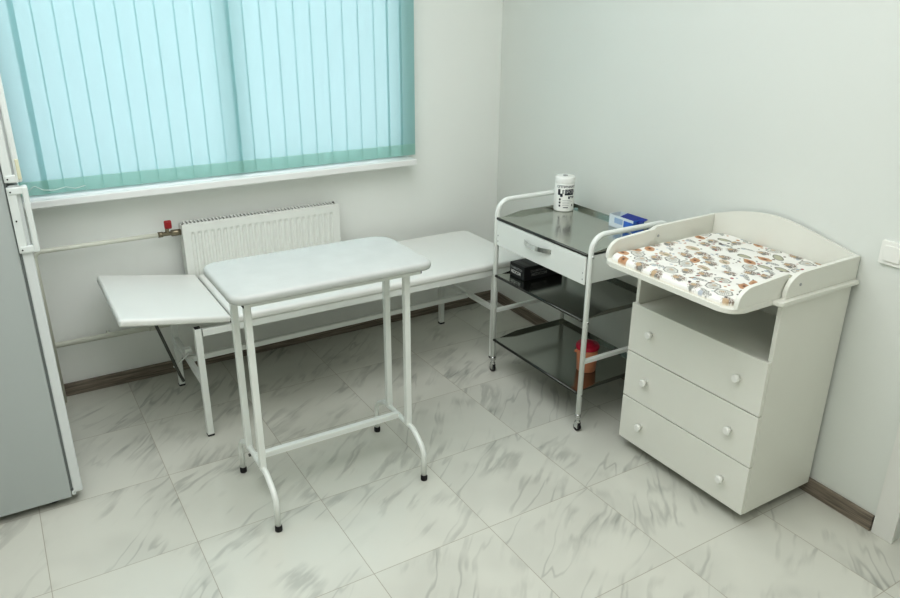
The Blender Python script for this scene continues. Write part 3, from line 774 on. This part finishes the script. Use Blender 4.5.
# ------------------------------------------------------------------ printed changing mat
def make_mat():
    x0, x1, y0, y1 = 1.814, 2.394, 1.342, 1.880
    zb, zt = ZBRD+0.0182, 0.888
    nx, ny = 300, 274
    rc = 0.05
    X, Y = np.meshgrid(np.linspace(x0, x1, nx), np.linspace(y0, y1, ny), indexing='ij')
    # draw in the corners
    cx = np.clip(X, x0+rc, x1-rc); cy = np.clip(Y, y0+rc, y1-rc)
    dx, dy = X-cx, Y-cy; d = np.hypot(dx, dy); k = np.where(d > rc, rc/np.maximum(d, 1e-9), 1.0)
    X = cx+dx*k; Y = cy+dy*k
    d = np.hypot(X-cx, Y-cy); ins = np.where(d > 0, rc-d, np.minimum.reduce([X-x0, x1-X, Y-y0, y1-Y]))
    ins = np.maximum(ins, 0)
    er = 0.02
    h = np.sqrt(np.clip(1-(1-np.clip(ins/er, 0, 1))**2, 0, 1))
    Z = zb+0.009+(zt-zb-0.009)*h
    bump = 0.0018*np.sin(X*31+1.3*np.sin(Y*17))*np.sin(Y*27+0.8) + 0.0012*np.sin(X*55+Y*40)
    Z = Z + bump*h
    # printed motifs
    base = np.array([0.86, 0.86, 0.80]); C = np.ones((nx, ny, 3))*base
    def paint(mask, col, a=1.0):
        m = (np.clip(mask, 0, 1)*a)[..., None]
        C[:] = C*(1-m)+np.array(col)*m
    soft = lambda v, w=0.06: np.clip(v/w+0.5, 0, 1)
    NZ = rng.random((nx, ny))
    pal = dict(orange=(0.52, 0.29, 0.14), tan=(0.56, 0.42, 0.26), grey=(0.24, 0.25, 0.22), olive=(0.30, 0.31, 0.19), brown=(0.17, 0.11, 0.065), dark=(0.06, 0.05, 0.045),
               red=(0.36, 0.06, 0.05), blue=(0.42, 0.47, 0.52), pale=(0.66, 0.66, 0.60))
    pts = []
    tries = 0
    while len(pts) < 84 and tries < 9000:
        tries += 1
        p = (rng.uniform(x0+0.008, x1-0.01), rng.uniform(y0+0.008, y1-0.008))
        if all(math.hypot(p[0]-q[0], p[1]-q[1]) > 0.053 for q in pts): pts.append(p)
    kinds = ['ring', 'leaf', 'beast', 'sprig', 'oval', 'beast', 'leafp', 'ring', 'beast', 'sprig']
    for i, (px, py) in enumerate(pts):
        kind = kinds[(i*7+int(rng.integers(0, 3))) % len(kinds)]
        th = rng.uniform(-0.6, 0.6) + 1.2
        c, s = math.cos(th), math.sin(th)
        u = ((X-px)*c+(Y-py)*s)*1.10; v = (-(X-px)*s+(Y-py)*c)*1.10
        wob = 0.09*np.sin(7*np.arctan2(v, u)+i)
        if kind == 'ring':
            r = np.hypot(u/0.033, v/0.027)+wob*0.5
            paint(soft(1-r), pal['pale'], 0.6); paint(soft(0.09-np.abs(r-0.92)), pal['grey'], 0.85)
            paint(soft(0.62-r)*(np.sin(u*900+v*500) > 0.1), pal['grey'], 0.7)
            paint(soft(0.3-np.hypot((u-0.008)/0.033, (v+0.004)/0.027)), pal['tan'], 0.6)
        elif kind == 'leaf':
            r = np.hypot(u/0.034, v/(0.020*(1-0.5*np.clip(u/0.034, 0, 1))))+wob*0.4
            paint(soft(1-r), pal['orange'], 0.9); paint(soft(0.5-r), (0.42, 0.20, 0.09), 0.8)
            paint(soft(0.22-np.hypot((u+0.004)/0.034, v/0.02)), pal['dark'], 0.9)
            paint(soft(0.12-np.hypot((u-0.034)/0.034, (v-0.002)/0.02)), pal['dark'], 0.9)
        elif kind == 'oval':
            r = np.hypot(u/0.030, v/0.017)+wob*0.3
            paint(soft(1-r), pal['olive'], 0.75); paint(soft(0.08-np.abs(r-0.95)), pal['dark'], 0.7); paint(soft(0.6-r), (0.52, 0.50, 0.36), 0.7)
        elif kind == 'beast':
            r = np.hypot(u/0.026, v/0.020)+wob
            paint(soft(1-r)*(NZ > 0.35), pal['brown'], 0.85); paint(soft(1.3-r)*(np.sin(u*700)*np.sin(v*800) > 0.25), pal['brown'], 0.6)
            paint(soft(0.5-np.hypot((u-0.010)/0.026, (v-0.006)/0.02)), pal['tan'], 0.9)
            paint(soft(0.45-np.hypot((u+0.014)/0.026, (v-0.010)/0.02)), pal['grey'], 0.9)
        elif kind == 'leafp':
            r = np.hypot(u/0.032, v/0.019)+wob*0.3
            paint(soft(1-r), pal['tan'], 0.7); paint(soft(0.07-np.abs(v/0.02))*(np.abs(u) < 0.03), pal['brown'], 0.7)
            paint(soft(0.45-np.hypot((u+0.006)/0.032, v/0.019)), pal['olive'], 0.7)
        else:
            r = np.hypot(u/0.030, v/0.010)+wob
            paint(soft(1-r)*(NZ > 0.25), pal['grey'], 0.8)
            paint(soft(0.8-np.hypot((u-0.012)/0.012, (v-0.012)/0.009)), pal['blue'], 0.8)
    small = []
    for _ in range(260):
        px, py = rng.uniform(x0+0.01, x1-0.01), rng.uniform(y0+0.01, y1-0.01)
        if any(math.hypot(px-a, py-b) < 0.020 for a, b in pts): continue
        rr = rng.uniform(0.0030, 0.0062)
        r = np.hypot((X-px)/rr, (Y-py)/rr)
        paint(soft(1-r, 0.4), pal[['red', 'dark', 'brown', 'dark', 'orange', 'blue'][int(rng.integers(0, 6))]], 0.9)
    verts = np.stack([X, Y, Z], -1).reshape(-1, 3)
    idx = np.arange(nx*ny).reshape(nx, ny)
    faces = np.stack([idx[:-1, :-1], idx[1:, :-1], idx[1:, 1:], idx[:-1, 1:]], -1).reshape(-1, 4).tolist()
    per = list(idx[:, 0]) + list(idx[-1, 1:]) + list(idx[-2::-1, -1]) + list(idx[0, -2:0:-1])
    low = []
    vl = verts.tolist()
    for p in per:
        vv = vl[p]; low.append(len(vl)); vl.append([vv[0], vv[1], zb])
    n = len(per)
    for i in range(n): faces.append([per[i], low[i], low[(i+1) % n], per[(i+1) % n]])
    faces.append(low)
    cen = Vector((2.10, 1.61, zb))
    vl = [(a-cen.x, b-cen.y, c_-cen.z) for a, b, c_ in vl]
    me = bpy.data.meshes.new('changing_mat'); me.from_pydata(vl, [], faces); me.update()
    ca = me.color_attributes.new('Print', 'FLOAT_COLOR', 'POINT')
    cols = np.ones((len(vl), 4)); cols[:nx*ny, :3] = C.reshape(-1, 3); cols[nx*ny:, :3] = (0.74, 0.72, 0.60)
    ca.data.foreach_set('color', cols.astype(np.float32).ravel())
    me.materials.append(M['print'])
    for p in me.polygons: p.use_smooth = True
    o = bpy.data.objects.new('changing_mat', me); COL.objects.link(o); o.location = cen
    tag(o, 'soft white changing mat printed with little animals and leaves on the changing table', 'changing mat')
make_mat()

# ------------------------------------------------------------------ light
w = bpy.data.worlds.new('overcast_sky'); S.world = w; w.use_nodes = True
nt = w.node_tree; bg = nt.nodes['Background']
tc = nt.nodes.new('ShaderNodeTexCoord'); sp = nt.nodes.new('ShaderNodeSeparateXYZ'); rp_ = nt.nodes.new('ShaderNodeValToRGB')
nt.links.new(tc.outputs['Generated'], sp.inputs[0]); nt.links.new(sp.outputs[2], rp_.inputs['Fac'])
rp_.color_ramp.elements[0].color = (0.93, 0.95, 1.0, 1); rp_.color_ramp.elements[1].color = (0.84, 0.92, 1.0, 1)
nt.links.new(rp_.outputs['Color'], bg.inputs['Color']); bg.inputs['Strength'].default_value = 2.45

def area(name, loc, rot, sx, sy, power, col):
    l = bpy.data.lights.new(name, 'AREA'); l.shape = 'RECTANGLE'; l.size = sx; l.size_y = sy; l.energy = power; l.color = col
    o = bpy.data.objects.new(name, l); COL.objects.link(o); o.location = loc; o.rotation_euler = rot
    return o
area('ceiling_and_fill_light', (0.65, 1.70, ZC-0.04), (0, 0, 0), 2.0, 2.4, 39, (1.0, 0.99, 1.04))
area('ceiling_and_fill_light', (0.5, -0.1, ZC-0.04), (0, 0, 0), 1.2, 0.8, 11, (1.0, 0.98, 0.97))  # added fill light, no fixture: brightens the room from the camera side

# ------------------------------------------------------------------ camera
f_, pitch, roll, yaw = 746.56, 0.3813, 0.0074, 0.5506
fw = Vector((math.sin(yaw)*math.cos(pitch), math.cos(yaw)*math.cos(pitch), -math.sin(pitch)))
rt = Vector((math.cos(yaw), -math.sin(yaw), 0)); upv = rt.cross(fw)
r2 = math.cos(roll)*rt + math.sin(roll)*upv; u2 = -math.sin(roll)*rt + math.cos(roll)*upv
cam = bpy.data.cameras.new('camera'); co = bpy.data.objects.new('camera', cam); COL.objects.link(co)
cam.sensor_width = 36.0; cam.sensor_fit = 'HORIZONTAL'; cam.lens = f_*36.0/900.0; cam.clip_start = 0.02
mtx = Matrix((r2, u2, -fw)).transposed().to_4x4(); mtx.translation = Vector((0, 0, 1.73))
co.matrix_world = mtx
S.camera = co
S.view_settings.view_transform = 'Standard'
S.view_settings.exposure = 0.26
S.view_settings.gamma = 0.85
